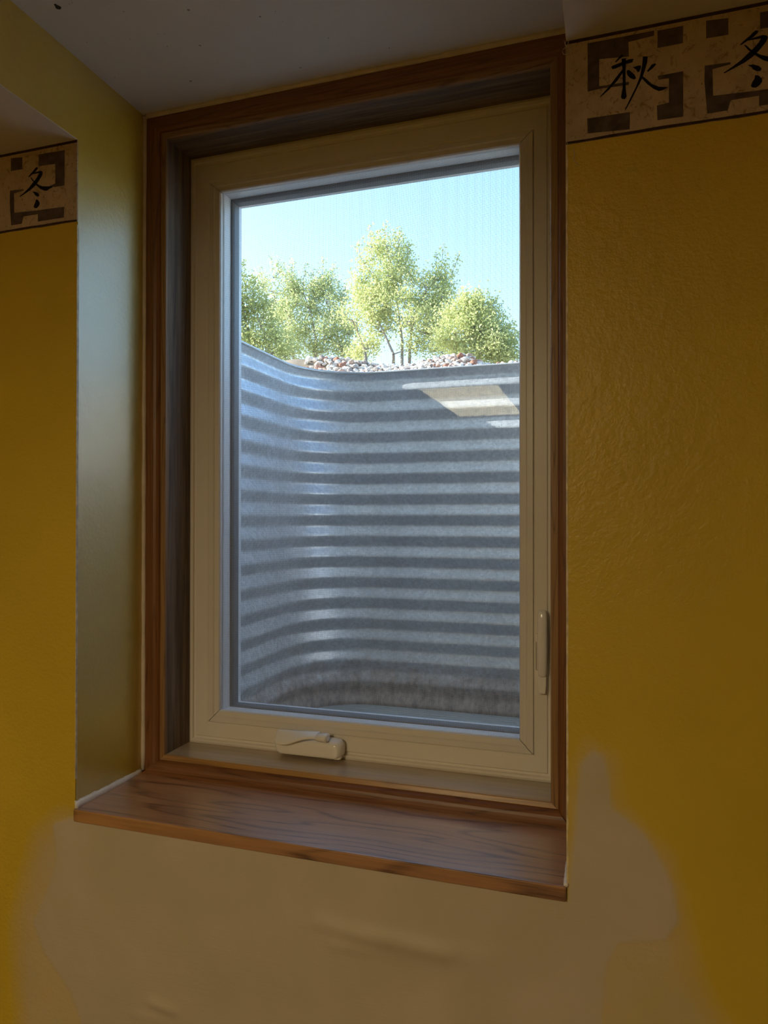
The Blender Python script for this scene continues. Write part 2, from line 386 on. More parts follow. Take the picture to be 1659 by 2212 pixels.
yy = yy - .0009*patch*(1+np.sin(G[:, 0]*31+np.sin(G[:, 1]*23))*.3)
edge_keep = ((np.abs(G[:, 0]-XL) < 1e-4) | (np.abs(G[:, 0]-XR) < 1e-4)) & (G[:, 1] > ZS-.03)
yy[edge_keep] = 1.0
wf = []
for j in range(nz-1):
    for i in range(nx-1):
        if ax[i] >= XL-1e-6 and ax[i+1] <= XR+1e-6 and az[j] >= ZS-.0211: continue
        wf.append((j*nx+i, j*nx+i+1, (j+1)*nx+i+1, (j+1)*nx+i))
wall = tag(mk('wall_front', [(g[0], y, g[1]) for g, y in zip(G, yy)], wf, 'wallp', smooth=True), kind='structure')
at = wall.data.attributes.new('patch', 'FLOAT', 'POINT'); at.data.foreach_set('value', patch.astype(np.float32))
# worn corner beads on the two outside corners
def ragged_strip(x, y0, y1, z0, z1, w, seed):
    r = random.Random(seed); V, Fc = [], []; n = int((z1-z0)/.012)
    for k in range(n+1):
        z = z0+(z1-z0)*k/n; j = w*(.7+.6*r.random())
        V += [(x-.0003, y0+.006, z), (x-.0004, y0-.0006, z), (x+j, y0-.0007, z), (x+j, y0+.004, z)]
        if k: Fc += [((k-1)*4+a, (k-1)*4+(a+1) % 4, k*4+(a+1) % 4, k*4+a) for a in range(4)]
    return V, Fc + [(0, 1, 2, 3), tuple(range(n*4, n*4+4))]
mk('corner_bead', *ragged_strip(XR, 1.0, 1.0, ZS, ZC, .0022, 3), 'bead', wall)
mk('corner_bead', *ragged_strip(XL-.0005, 1.0, 1.0, ZS+.05, ZC-.15, .0007, 4), 'bead', wall)

# ---- house wall behind, down to the footing, with the window opening
OX0, OX1, OZ0, OZ1 = -.862, -.068, -.515, .79
hv, hf = join(box(-4.5, OX0, 1.222, YX, ZFL-.2, 3.4), box(OX1, 3.5, 1.222, YX, ZFL-.2, 3.4), box(OX0, OX1, 1.222, YX, ZFL-.2, OZ0), box(OX0, OX1, 1.222, YX, OZ1, 3.4))
tag(mk('wall_exterior', hv, hf, 'concrete'), kind='structure')
tag(mk('trim_3', *join(box(XL-.05, OX0+.001, 1.19, 1.23, ZS-.05, ZT+.04), box(OX1-.001, XR+.05, 1.19, 1.23, ZS-.05, ZT+.04), box(XL, XR, 1.19, 1.23, ZS-.05, OZ0), box(XL, XR, 1.19, 1.23, OZ1-.001, ZT+.04)), 'concrete'), kind='structure')

# ------------------------------------------------------------------ oak casing and jamb boards
CO = (XL+.0055, XR, ZS, ZT-.006); CI = (-.8497, -.0785, -.484, .7668)
JI = (-.8395, -.0900, -.4752, .7556)
tr1 = thing('trim_1', ((XL+XR)/2, YC, ZS), 'brown oak casing framing the recessed window', kind='structure')
cprof = [(0, 1.205), (0, YC+.004), (.06, YC+.001), (.16, YC), (.62, YC), (.80, YC+.0015), (.93, YC+.005), (1, YC+.0095), (1, 1.205)]
bprof = [(0, 1.205), (0, YC-.006), (.30, YC-.0065), (.50, YC-.0055), (.68, YC-.003), (.84, YC+.001), (.95, YC+.006), (1, YC+.012), (1, 1.205)]
for s in SIDES:
    mk('casing_board', *frame_rail(s, CO, CI, bprof if s == 'bottom' else cprof), 'oakx' if s in ('bottom', 'top') else 'oakz', tr1)
tr2 = thing('trim_2', ((XL+XR)/2, YC+.012, ZS), 'weathered oak jamb boards lining the window opening', kind='structure')
for s in SIDES:
    JO = (JI[0]-.02, JI[1]+.02, JI[2]-.02, JI[3]+.02)
    mk('jamb_board', *frame_rail(s, JO, JI, [(0, YC+.0085), (.94, YC+.0085), (1, YC+.0100), (1, YF+.02), (0, YF+.02)]),
       {'bottom': 'jambx', 'top': 'jambh'}.get(s, 'jambz'), tr2)

# ------------------------------------------------------------------ window sill board
sb = mk('window_sill', *box(XL+.001, XR-.0005, 1.0-.007, 1.20, ZS-.0215, ZS), 'sill', origin=((XL+XR)/2, 1.0, ZS-.0215), bevel=.0022, segs=3)
tag(sb, 'polished oak window sill board with bold grain under the window', 'window sill')

# caulk lines
def caulk(name, p0, p1, r, mat, parent, wob, seed, squash=1.0):
    rr = random.Random(seed); n = 40
    pts = [tuple(np.array(p0)+(np.array(p1)-np.array(p0))*k/n) for k in range(n+1)]
    return mk(name, *tube(pts, [r*(1+wob*(rr.random()-.5)) for _ in pts], 8), mat, parent, smooth=True)
caulk('caulk_bead', (XL+.0028, YC+.002, ZS+.004), (XL+.0028, YC+.002, ZT-.004), .0048, 'ccaulk', wrl, .35, 1)
def strip(name, p0, p1, h0, h1, t, mat, parent, seed):
    rr = random.Random(seed); V, Fc = [], []; n = 30
    for k in range(n+1):
        f = k/n; p = np.array(p0)+(np.array(p1)-np.array(p0))*f; h = (h0+(h1-h0)*f)*(1+.25*(rr.random()-.5)); w = t*(1+.3*(rr.random()-.5))
        V += [(p[0], p[1], p[2]-.002), (p[0]+w, p[1], p[2]-.002), (p[0]+w*.45, p[1], p[2]+h*.6), (p[0], p[1], p[2]+h)]
        if k: Fc += [((k-1)*4+a, (k-1)*4+(a+1) % 4, k*4+(a+1) % 4, k*4+a) for a in range(4)]
    return mk(name, V, Fc+[(0, 1, 2, 3), tuple(range(n*4, n*4+4))], mat, parent, smooth=True)
strip('caulk_bead', (XL-.0002, .9985, ZS), (XL-.0002, YC-.002, ZS), .012, .007, .006, 'caulk', wrl, 2)
caulk('caulk_bead', (XR-.001, .996, ZS+.001), (XR-.001, 1.06, ZS+.001), .0034, 'caulk', wrr, .5, 3)
caulk('caulk_bead', (XL+.006, YC+.004, ZT-.002), (XR, YC+.004, ZT-.002), .0065, 'ccaulk', rc, .3, 5)

# ------------------------------------------------------------------ vinyl casement window
win = thing('window_1', ((JI[0]+JI[1])/2, YF, JI[2]), 'almond vinyl casement window in an oak lined recess', kind='structure')
FO = JI; FI = (-.7945, -.1262, -.4292, .6995)       # flat part of the frame ends where the screen rail starts
fprof = [(0, YF+.08), (0, YF-.0005), (.10, YF-.003), (.19, YF-.003), (.22, YF+.002), (.31, YF+.002), (.36, YF-.001), (.94, YF-.001), (1, YF+.001), (1, YF+.08)]
for s in SIDES: mk('frame_rail', *frame_rail(s, FO, FI, fprof), 'vinyl', win)
SI = (-.7705, -.1522, -.4040, .6790)                # clear opening
sprof = [(0, YF+.018), (0, YF+.003), (.06, YF-.002), (.45, YF-.0015), (.55, YF+.001), (.92, YF+.002), (1, YF+.005), (1, YF+.012), (.7, YF+.018)]
scr = thing('insect_screen', ((SI[0]+SI[1])/2, YF, SI[2]), 'fine grey insect screen in a mitred almond rail inside the window frame', 'insect screen')
for s in SIDES: mk('screen_rail', *frame_rail(s, FI, SI, sprof, .0009), 'vinyl2', scr)
# crossed wires of the screen mesh
PITCH, WR = .00185, .00016
V, Fc = [], []
ys = YF+.010
def wire(p0, p1, ax):
    n = len(V); a = WR
    for p in (p0, p1):
        for dx, dy in ((-a, 0), (0, -a), (a, 0), (0, a)):
            V.append((p[0]+(dx if ax == 'z' else 0), p[1]+dy, p[2]+(dx if ax == 'x' else 0)))
    Fc.extend([(n+k, n+(k+1) % 4, n+4+(k+1) % 4, n+4+k) for k in range(4)])
x = SI[0]-.004
while x < SI[1]+.004: wire((x, ys, SI[2]-.004), (x, ys, SI[3]+.004), 'z'); x += PITCH
z = SI[2]-.004
while z < SI[3]+.004: wire((SI[0]-.004, ys+WR, z), (SI[1]+.004, ys+WR, z), 'x'); z += PITCH
tag(mk('screen_mesh', V, Fc, 'wire', scr), kind='stuff')
# sash behind the screen
SO = (SI[0]-.035, SI[1]+.035, SI[2]-.035, SI[3]+.035); SG = (SI[0]-.001, SI[1]+.001, SI[2]-.004, SI[3]+.003)
for s in SIDES: mk('sash_rail', *frame_rail(s, SO, SG, [(0, YF+.095), (0, YF+.020), (.97, YF+.020), (1, YF+.022), (1, YF+.046), (.98, YF+.095)]), 'sash', win)
GB = (SG[0]+.006, SG[1]-.006, SG[2]+.004, SG[3]-.006)
for s in SIDES: mk('glazing_bead', *frame_rail(s, SG, GB, [(0, YF+.072), (0, YF+.047), (.6, YF+.048), (1, YF+.053), (1, YF+.072)]), 'gasket', win)
mk('glass_pane', *box(SG[0]-.004, SG[1]+.004, YF+.057, YF+.061, SG[2]-.004, SG[3]+.004), 'glass', win)
# exterior nailing flange closing the gap to the wall
for s in SIDES: mk('frame_flange', *frame_rail(s, (OX0-.01, OX1+.01, OZ0-.01, OZ1+.01), (SO[0]+.006, SO[1]-.006, SO[2]+.006, SO[3]-.006), [(0, YF+.02), (1, YF+.02), (1, YX+.004), (0, YX+.004)]), 'vinyl', win)

# ------------------------------------------------------------------ crank operator
yb = YF-.001
crank = thing('window_crank', (-.560, yb, -.469), 'almond folding window crank with wavy handle on the bottom rail', 'window crank')
def rrect(cx, cz, w, h, r, n=5):
    pts = []
    for sx, sz, a0 in ((1, 1, 0), (-1, 1, 90), (-1, -1, 180), (1, -1, 270)):
        for k in range(n):
            a = math.radians(a0+90*k/(n-1)); pts.append((cx+sx*(w/2-r)+r*math.cos(a), cz+sz*(h/2-r)+r*math.sin(a)))
    return pts
def slab(cx, cz, secs, n=5):           # secs: (y, w, h, r, dx, dz)
    return loft([[(x, y, z) for x, z in rrect(cx+dx, cz+dz, w, h, r, n)] for y, w, h, r, dx, dz in secs])
mk('crank_housing', *slab(-.558, -.4495, [(yb, .146, .037, .012, 0, 0), (yb-.012, .146, .037, .012, 0, -.0005), (yb-.024, .140, .033, .012, 0, -.002), (yb-.029, .132, .027, .011, 0, -.004), (yb-.031, .122, .020, .009, 0, -.005)]), 'hw', crank, smooth=True)
mk('crank_plinth', *slab(-.556, -.4665, [(yb, .136, .0075, .003, 0, 0), (yb-.022, .134, .007, .003, 0, 0), (yb-.026, .128, .004, .0018, 0, 0)]), 'hw', crank, smooth=True)
def crank_arm():
    secs = []
    # x, z of lower front edge, y of it; z of upper back edge, thickness
    tab = [(-.6265, -.4405, .017, -.4285, .003), (-.6250, -.4440, .022, -.4250, .0045), (-.6200, -.4462, .025, -.4228, .0055), (-.6080, -.4468, .027, -.4228, .006),
           (-.5960, -.4452, .028, -.4226, .0065), (-.5850, -.4412, .029, -.4224, .007), (-.5740, -.4360, .029, -.4222, .007), (-.5620, -.4315, .029, -.4218, .007),
           (-.5500, -.4290, .028, -.4212, .0068), (-.5400, -.4285, .027, -.4206, .0065), (-.5330, -.4290, .026, -.4204, .0065)]
    for x, zl, yl, zu, th in tab:
        A = Vector((yb-yl-.012, zl)); B = Vector((yb-.019, zu)); d = (B-A).normalized(); nrm = Vector((-d.y, d.x))
        if nrm.y < 0: nrm = -nrm
        ring = []
        m = (A+B)/2; hl = (B-A).length/2
        for k in range(14):
            a = 2*math.pi*k/14; ca, sa = math.cos(a), math.sin(a)
            e = .55
            p = m+d*hl*(abs(ca)**e*(1 if ca > 0 else -1))+nrm*(th/2)*(abs(sa)**.8*(1 if sa > 0 else -1))
            ring.append((x, p.x, p.y))
        secs.append(ring)
    return loft(secs)
arm = mk('crank_arm', *crank_arm(), 'hw', crank, smooth=True)
mk('crank_joint', *loft([[(x, yb-.0280+yo, zz) for yo, zz in [(r*math.cos(a)*1.25, -.4272+r*math.sin(a)*.8) for a in np.linspace(0, 2*math.pi, 16, endpoint=False)]]
     for x, r in ((-.5345, .0085), (-.534, .0098), (-.517, .0102), (-.5135, .0092), (-.5130, .006))]), 'hw', arm, smooth=True)
for ob in crank.children:
    if ob.name.startswith(('crank_housing', 'crank_plinth')):
        md = ob.modifiers.new('sub', 'SUBSURF'); md.levels = 1; md.render_levels = 2

# ------------------------------------------------------------------ sash lock
lock = thing('sash_lock', (-.111, yb, -.315), 'almond sash lock lever on the side rail of the window', 'window lock')
mk('lock_plate', *join(box(-.1187, -.1040, yb-.004, yb, -.296, -.210), box(-.1232, -.1187, yb-.004, yb, -.225, -.210), box(-.1232, -.1187, yb-.004, yb, -.296, -.275),
    box(-.1232, -.1223, yb-.004, yb, -.275, -.225)), 'hw', lock)
def lock_lever():
    secs = []
    for z, w, yo, d in ((-.1664, .006, .008, .003), (-.1675, .013, .009, .006), (-.171, .0165, .010, .008), (-.185, .0180, .012, .009), (-.215, .0180, .013, .009),
                        (-.245, .0175, .013, .009), (-.270, .0165, .012, .0085), (-.281, .0150, .011, .007), (-.286, .0120, .010, .005)):
        secs.append([(-.1098+w/2*(abs(math.cos(a))**.6)*(1 if math.cos(a) > 0 else -1), yb-yo+d*.75*math.sin(a), z) for a in np.linspace(0, 2*math.pi, 16, endpoint=False)])
    return loft(secs)
lever = mk('lock_lever', *lock_lever(), 'hw', lock, smooth=True)
mk('lever_neck', *box(-.1150, -.1060, yb-.012, yb, -.225, -.200), 'hw', lock, bevel=.002)
mk('lever_tip', *loft([[(-.1105+a*w/2, yb-y0-b*.004, z) for a, b in ((-1, -1), (1, -1), (1, 1), (-1, 1))] for z, w, y0 in ((-.283, .0150, .008), (-.300, .0150, .009), (-.312, .0125, .010), (-.3150, .0110, .0095))]), 'hw', lever, bevel=.0015)
for ob in lock.children:
    if ob.name.startswith('lock_lever'):
        md = ob.modifiers.new('sub', 'SUBSURF'); md.levels = 1; md.render_levels = 1

# ------------------------------------------------------------------ wallpaper border with printed characters
CROP_L = lambda p: tuple(ony(p[0]/8.295, 280+p[1]/8.295, 1.0)[[0, 2]])
CROP_R = lambda p: tuple(ony(1250+p[0]/4.056, 20+p[1]/4.056, 1.0)[[0, 2]])
WINTER = [[(665, 680), (690, 690), (680, 715), (640, 765), (590, 805), (530, 858), (518, 852), (560, 800), (610, 745), (640, 705)],
 [(580, 800), (650, 772), (730, 745), (765, 755), (775, 780), (760, 830), (690, 945), (640, 1010), (560, 1085), (470, 1145), (370, 1212), (365, 1205), (450, 1130), (530, 1050), (600, 960), (650, 900), (690, 840), (715, 785), (650, 795), (595, 805)],
 [(555, 860), (575, 866), (620, 925), (670, 970), (710, 1000), (770, 1022), (850, 1025), (930, 1020), (958, 1035), (890, 1070), (850, 1102), (800, 1097), (735, 1070), (680, 1020), (630, 970), (590, 920)],
 [(590, 1122), (640, 1118), (690, 1140), (715, 1175), (705, 1203), (670, 1203), (635, 1175), (625, 1150)],
 [(655, 1255), (690, 1265), (718, 1310), (720, 1340), (700, 1380), (665, 1415), (630, 1412), (615, 1390), (630, 1340), (650, 1300)]]
WINTER_BLOCKS = [[(205, 520), (410, 500), (412, 715), (205, 748)], [(705, 452), (1170, 372), (1165, 1005), (985, 1035), (900, 1020), (1000, 970), (1000, 620), (705, 662)],
 [(190, 1100), (430, 1072), (430, 1098), (262, 1150), (265, 1495), (690, 1452), (690, 1520), (430, 1562), (400, 1690), (210, 1722), (185, 1300)], [(690, 1450), (1160, 1388), (1155, 1580), (690, 1652)]]
AUTUMN = [[(375, 403), (395, 415), (360, 440), (325, 472), (320, 465), (350, 430)], [(285, 510), (300, 500), (400, 462), (440, 445), (480, 442), (470, 470), (400, 490), (320, 525), (295, 530)],
 [(375, 440), (415, 435), (410, 560), (412, 700), (420, 770), (405, 792), (380, 790), (370, 775), (385, 700), (385, 560)], [(385, 530), (395, 545), (340, 630), (270, 705), (190, 775), (187, 771), (260, 690), (330, 600)],
 [(420, 545), (440, 538), (490, 580), (502, 610), (485, 620), (450, 606), (424, 578)], [(475, 515), (520, 500), (545, 498), (545, 520), (530, 552), (515, 556), (503, 532)], [(600, 545), (640, 490), (670, 480), (678, 490), (650, 520), (605, 556)],
 [(562, 420), (605, 420), (600, 470), (580, 540), (555, 610), (510, 700), (460, 800), (410, 888), (405, 885), (450, 790), (500, 690), (535, 600), (555, 500)],
 [(556, 590), (580, 608), (640, 660), (700, 685), (780, 688), (740, 712), (705, 722), (660, 705), (600, 660), (556, 612)]]
AUTUMN_BLOCKS = [[(78, 305), (660, 193), (660, 237), (435, 292), (440, 420), (180, 442), (180, 680), (440, 640), (440, 667), (180, 702), (80, 727)], [(690, 195), (915, 150), (912, 302), (690, 345)],
 [(690, 590), (915, 548), (915, 945), (690, 977), (685, 850), (790, 822), (790, 610), (700, 622)], [(75, 962), (450, 905), (447, 1056), (80, 1092)]]
W_ST = [[CROP_L(p) for p in s] for s in WINTER]; W_BL = [[CROP_L(p) for p in s] for s in WINTER_BLOCKS]
A_ST = [[CROP_R(p) for p in s] for s in AUTUMN]; A_BL = [[CROP_R(p) for p in s] for s in AUTUMN_BLOCKS]
def plate(poly, y0, y1, dx=0.0):
    n = len(poly)
    return [(x+dx, y0, z) for x, z in poly]+[(x+dx, y1, z) for x, z in poly], [tuple(range(n)), tuple(range(2*n-1, n-1, -1))]+[(k, (k+1) % n, n+(k+1) % n, n+k) for k in range(n)]
ZB0, ZB1 = ZC-.1448, ZC
def border(x0, x1, label, tiles):
    e = thing('wallpaper_border', ((x0+x1)/2, 1.0, ZB0), label, 'wallpaper border', 'wallpaper borders under the ceiling')
    r = random.Random(int(x0*100)); n = 60
    low = [(x0+(x1-x0)*k/n, ZB0+(.0012*(r.random()-.5) if 0 < k < n else 0)) for k in range(n+1)]
    mk('paper_strip', *plate(low+[(x1, ZB1), (x0, ZB1)], 1.001, .9988), 'paper', e)
    mk('edge_stripe', *plate([(x0, ZB1-.0052), (x1, ZB1-.0052), (x1, ZB1-.0008), (x0, ZB1-.0008)], .9989, .9985), 'stripe', e)
    mk('edge_stripe', *plate([(a, b+.0002) for a, b in low]+[(a, b+.0030+.0014*r.random()) for a, b in reversed(low)], .9989, .9985), 'stripe', e)
    for st, bl, dx in tiles:
        for b in bl: mk('printed_block', *plate(b, .9989, .9986, dx), 'block', e)
        mk('printed_character', *join(*[plate(s, .9988, .9983, dx) for s in st]), 'ink', e)
    return e
border(RX0, XL, 'tan paper border with one black character on the wall before the recess', [(W_ST, W_BL, 0.0), (A_ST, A_BL, -1.1589)])
br = border(XR, RX1, 'tan paper border with two black characters on the wall past the window', [(A_ST, A_BL, 0.0), (W_ST, W_BL, 1.1589)])
# frayed paper threads at the corner
def thread(px, parent, y=.997, r=.00045):
    mk('frayed_thread', *tube([tuple(ony(u, v, y)) for u, v in px], r, 5), 'fibre', parent)
thread([(1219, 88), (1221, 98), (1226, 101), (1221, 103), (1217, 106), (1215, 112), (1217, 117), (1221, 118), (1225, 114)], br)
thread([(1226, 60), (1225, 75), (1228, 84), (1227, 100), (1232, 108), (1234, 118)], br)
thread([(1223, 276), (1225, 290), (1223, 300), (1226, 312)], br)
thread([(1239, 320), (1241, 335), (1239, 346), (1249, 355)], br, .9992, .0004)

# ------------------------------------------------------------------ ceiling light (the warm 1 x 4 ft panel that shows in the glass)
lx0, lx1, ly0, ly1 = -.925, -.520, -1.85, -.80
lamp = thing('ceiling_light_offscreen', ((lx0+lx1)/2, (ly0+ly1)/2, ZC), 'warm rectangular panel light set flush in the room ceiling', 'ceiling light')
mk('diffuser_offscreen', *box(lx0, lx1, ly0, ly1, ZC-.004, ZC-.001), 'lamp', lamp)
for s in (box(lx0-.02, lx0, ly0-.02, ly1+.02, ZC-.008, ZC), box(lx1, lx1+.02, ly0-.02, ly1+.02, ZC-.008, ZC), box(lx0, lx1, ly0-.02, ly0, ZC-.008, ZC), box(lx0, lx1, ly1, ly1+.02, ZC-.008, ZC)):
    mk('lamp_rim', *s, 'lampmetal', lamp)

# ------------------------------------------------------------------ steel window well
WX0, WX1, WY, WRAD, ZRIM, ZBED = -.957, .03, 2.2, .24, .477, -.625
path = []
for k in range(14): path.append(((WX0, 1.362+(WY-WRAD-1.362)*k/13), (1, 0)))
for k in range(1, 14):
    a = math.pi/2*k/14; path.append(((WX0+WRAD-WRAD*math.cos(a), WY-WRAD+WRAD*math.sin(a)), (math.cos(a), -math.sin(a))))
for k in range(12): path.append(((WX0+WRAD+(WX1-WX0-2*WRAD)*k/11, WY), (0, -1)))
for k in range(1, 14):
    a = math.pi/2*k/14; path.append(((WX1-WRAD+WRAD*math.sin(a), WY-WRAD+WRAD*math.cos(a)), (-math.sin(a), -math.cos(a))))
for k in range(14): path.append(((WX1, WY-WRAD-(WY-WRAD-1.362)*k/13), (-1, 0)))
zs = np.linspace(ZRIM, ZBED-.05, 230); AMP = .0075
well = thing('window_well', ((WX0+WX1)/2, WY, ZBED), 'corrugated galvanised steel window well curving around outside the window', 'window well')
V, Fc = [], []
for j, z in enumerate(zs):
    ph = 2*math.pi*(z+.0648)/.0687
    d = AMP*math.asin(.95*math.cos(ph))/math.asin(.95) if z < ZRIM-.004 else AMP
    for (x, y), (nx_, ny_) in path: V.append((x+nx_*d, y+ny_*d, z))
npth = len(path)
for j in range(len(zs)-1):
    for i in range(npth-1): Fc.append((j*npth+i, j*npth+i+1, (j+1)*npth+i+1, (j+1)*npth+i))
ws = mk('corrugated_sheet', V, Fc, 'steel', well, smooth=True)
mk('rim_roll', *tube([(x+n[0]*.003, y+n[1]*.003, ZRIM) for (x, y), n in path], .0048, 8), 'rim', well, smooth=True)

# well bed
bedpts = [(x, y) for (x, y), n in path]
nb = len(bedpts)
bed = tag(mk('ground_well_bed', [(x, y, ZBED) for x, y in bedpts]+[(x, y, ZBED-.08) for x, y in bedpts], [tuple(range(nb)), tuple(range(2*nb-1, nb-1, -1))]+[(k, (k+1) % nb, nb+(k+1) % nb, nb+k) for k in range(nb)], 'bed'), kind='structure')

# ------------------------------------------------------------------ ground outside
ZG = ZRIM-.05
outer = [(x-(n[0])*.006, y-(n[1])*.006) for (x, y), n in path]
V = [(x, y, ZG) for x, y in outer]; Fc = []
BIG = 45.0
far = []
for (x, y), n in path:
    d = Vector((x-(WX0+WX1)/2, y-1.362)); L = max(d.length, 1e-6)
    sc = min(BIG/abs(d.x) if abs(d.x) > 1e-6 else 1e9, BIG/abs(d.y) if abs(d.y) > 1e-6 else 1e9)
    far.append(((WX0+WX1)/2+d.x*sc, 1.362+d.y*sc, ZG-.4))
V += far; n = len(outer)
V += [(-BIG, 1.362+BIG, ZG-.4), (BIG, 1.362+BIG, ZG-.4)]
for k in range(n-1): Fc.append((k, k+1, n+k+1, n+k))
tag(mk('ground', V, Fc, 'earth'), kind='structure')

# ---- gravel: a low bank behind the far rim
TOP = [(600, 776), (620, 771), (640, 768), (700, 770), (760, 776), (800, 784), (860, 790), (890, 788), (920, 778), (960, 766), (1000, 763), (1020, 770), (1040, 782), (1060, 788), (1090, 786), (1117, 782)]
tx = [ony(u, v, 2.36)[0] for u, v in TOP]; tz = [ony(u, v, 2.36)[2] for u, v in TOP]
def bank(x, y):
    h = float(np.interp(x, tx, tz))-.004
    if x < tx[0]: h = max(ZG, h-(tx[0]-x)*3)
    if x > tx[-1]: h = max(ZG+.03, h-(x-tx[-1])*.15)
    if y < 2.36:
        f = max(0, (y-2.215)/.145); return (ZRIM-.012)*(1-f)+h*f if x > -.97 else h*f+ZG*(1-f)
    return max(ZG, h-(y-2.36)*.28)
stone_meshes = []
for k in range(8):
    bm = bmesh.new(); bmesh.ops.create_icosphere(bm, subdivisions=2 if k < 8 else 1, radius=1.0)
    r = random.Random(100+k); ax3 = Vector((1, .62+.3*r.random(), .45+.25*r.random()))
    cuts = [(Vector((r.gauss(0, 1), r.gauss(0, 1), r.gauss(0, 1))).normalized(), .55+.35*r.random()) for _ in range(9)]
    for v in bm.verts:
        for nn, d in cuts:
            e = v.co.dot(nn)-d
            if e > 0: v.co -= nn*e*.9
        v.co = Vector((v.co.x*ax3.x, v.co.y*ax3.y, v.co.z*ax3.z))
    bmesh.ops.dissolve_limit(bm, angle_limit=math.radians(6), verts=bm.verts, edges=bm.edges)
    stone_meshes.append(bm)
SM = {}
for mname in ('s_white', 's_pink', 's_rust', 's_grey'):
    for k, bm in enumerate(stone_meshes):
        me = bpy.data.meshes.new('landscape_stone'); bm.to_mesh(me); me.materials.append(M[mname]); SM[mname, k] = me
KIND = {'s_white': 'pale whitish rough landscape stone in the gravel bank behind the steel rim', 's_pink': 'pinkish tan rough landscape stone in the gravel bank behind the steel rim',
        's_rust': 'rust red rough landscape stone in the gravel bank behind the steel rim', 's_grey': 'grey rough landscape stone in the gravel bank behind the steel rim'}
r = random.Random(11); cnt = 0; placed = []; tries = 0
while cnt < 280 and tries < 30000:
    tries += 1
    x = r.uniform(-1.0, -.24); y = 2.225+.16*r.random()**.8
    s = r.uniform(.008, .0165)*(1.12 if y > 2.3 else 1.0)
    if x > -.33 and r.random() < .6: continue
    if any((x-a)**2+(y-b)**2 < (.62*(s+c))**2 for a, b, c in placed): continue
    placed.append((x, y, s)); cnt += 1
    mname = r.choices(('s_white', 's_pink', 's_rust', 's_grey'), (.66, .17, .07, .10))[0]
    o = bpy.data.objects.new('landscape_stone', SM[mname, r.randrange(8)]); C.objects.link(o)
    o.location = wd(x, y, bank(x, y)+s*.15); o.scale = (s, s, s); o.rotation_euler = (r.uniform(-.5, .5), r.uniform(-.5, .5), r.uniform(0, 6.28))
    tag(o, KIND[mname], 'stone', KIND[mname].replace(' landscape stone', ' stones').replace('rough ', ''))
# the rest of the gravel, one object
V, Fc = [], []
ico = bmesh.new(); bmesh.ops.create_icosphere(ico, subdivisions=1, radius=1.0); ico.verts.ensure_lookup_table()
iv = [v.co.copy() for v in ico.verts]; iface = [[v.index for v in f.verts] for f in ico.faces]
def small_stone(x, y, z, s):
    rot = Matrix.Rotation(r.uniform(0, 6.28), 3, 'Z') @ Matrix.Rotation(r.uniform(-.6, .6), 3, 'X'); n0 = len(V)
    sc = Vector((s, s*r.uniform(.6, .95), s*r.uniform(.45, .7)))
    for p in iv:
        q = rot @ Vector((p.x*sc.x*r.uniform(.8, 1.1), p.y*sc.y*r.uniform(.8, 1.1), p.z*sc.z)); V.append((x+q.x, y+q.y, z+q.z))
    Fc.extend([tuple(n0+i for i in f) for f in iface])
for _ in range(1500):
    x = r.uniform(-1.05, .1); y = r.uniform(2.225, 2.8); s = r.uniform(.008, .018); small_stone(x, y, bank(x, y)-s*.25, s)
for _ in range(900):
    x, y = r.choice(((r.uniform(-1.6, -.985), r.uniform(1.4, 2.7)), (r.uniform(.06, .7), r.uniform(1.4, 2.7)))); s = r.uniform(.010, .02); small_stone(x, y, max(ZG, bank(x, y) if y > 2.22 and x > -1.05 and x < .1 else ZG)+s*.1, s)
gb = mk('gravel_bed', V, Fc, 's_white'); tag(gb, 'loose pale gravel filling the bed around the steel window well', 'gravel', kind='stuff')
for m_ in ('s_pink', 's_grey', 's_rust'): gb.data.materials.append(M[m_])
nf = len(iface); ids = np.repeat(np.array(r.choices((0, 1, 2, 3), (.66, .17, .11, .06), k=len(Fc)//nf)), nf); gb.data.polygons.foreach_set('material_index', ids.astype(np.int32))
# solid core of the bank, under the stones
xs = np.linspace(-1.3, .3, 60); ysb = np.linspace(2.215, 3.3, 30)
V = [(x, y, max(ZG-.03, bank(x, y)-.006)) for y in ysb for x in xs]
Fc = [(j*60+i, j*60+i+1, (j+1)*60+i+1, (j+1)*60+i) for j in range(29) for i in range(59)]
tag(mk('ground_bank', V, Fc, 'earth', smooth=True), kind='structure')

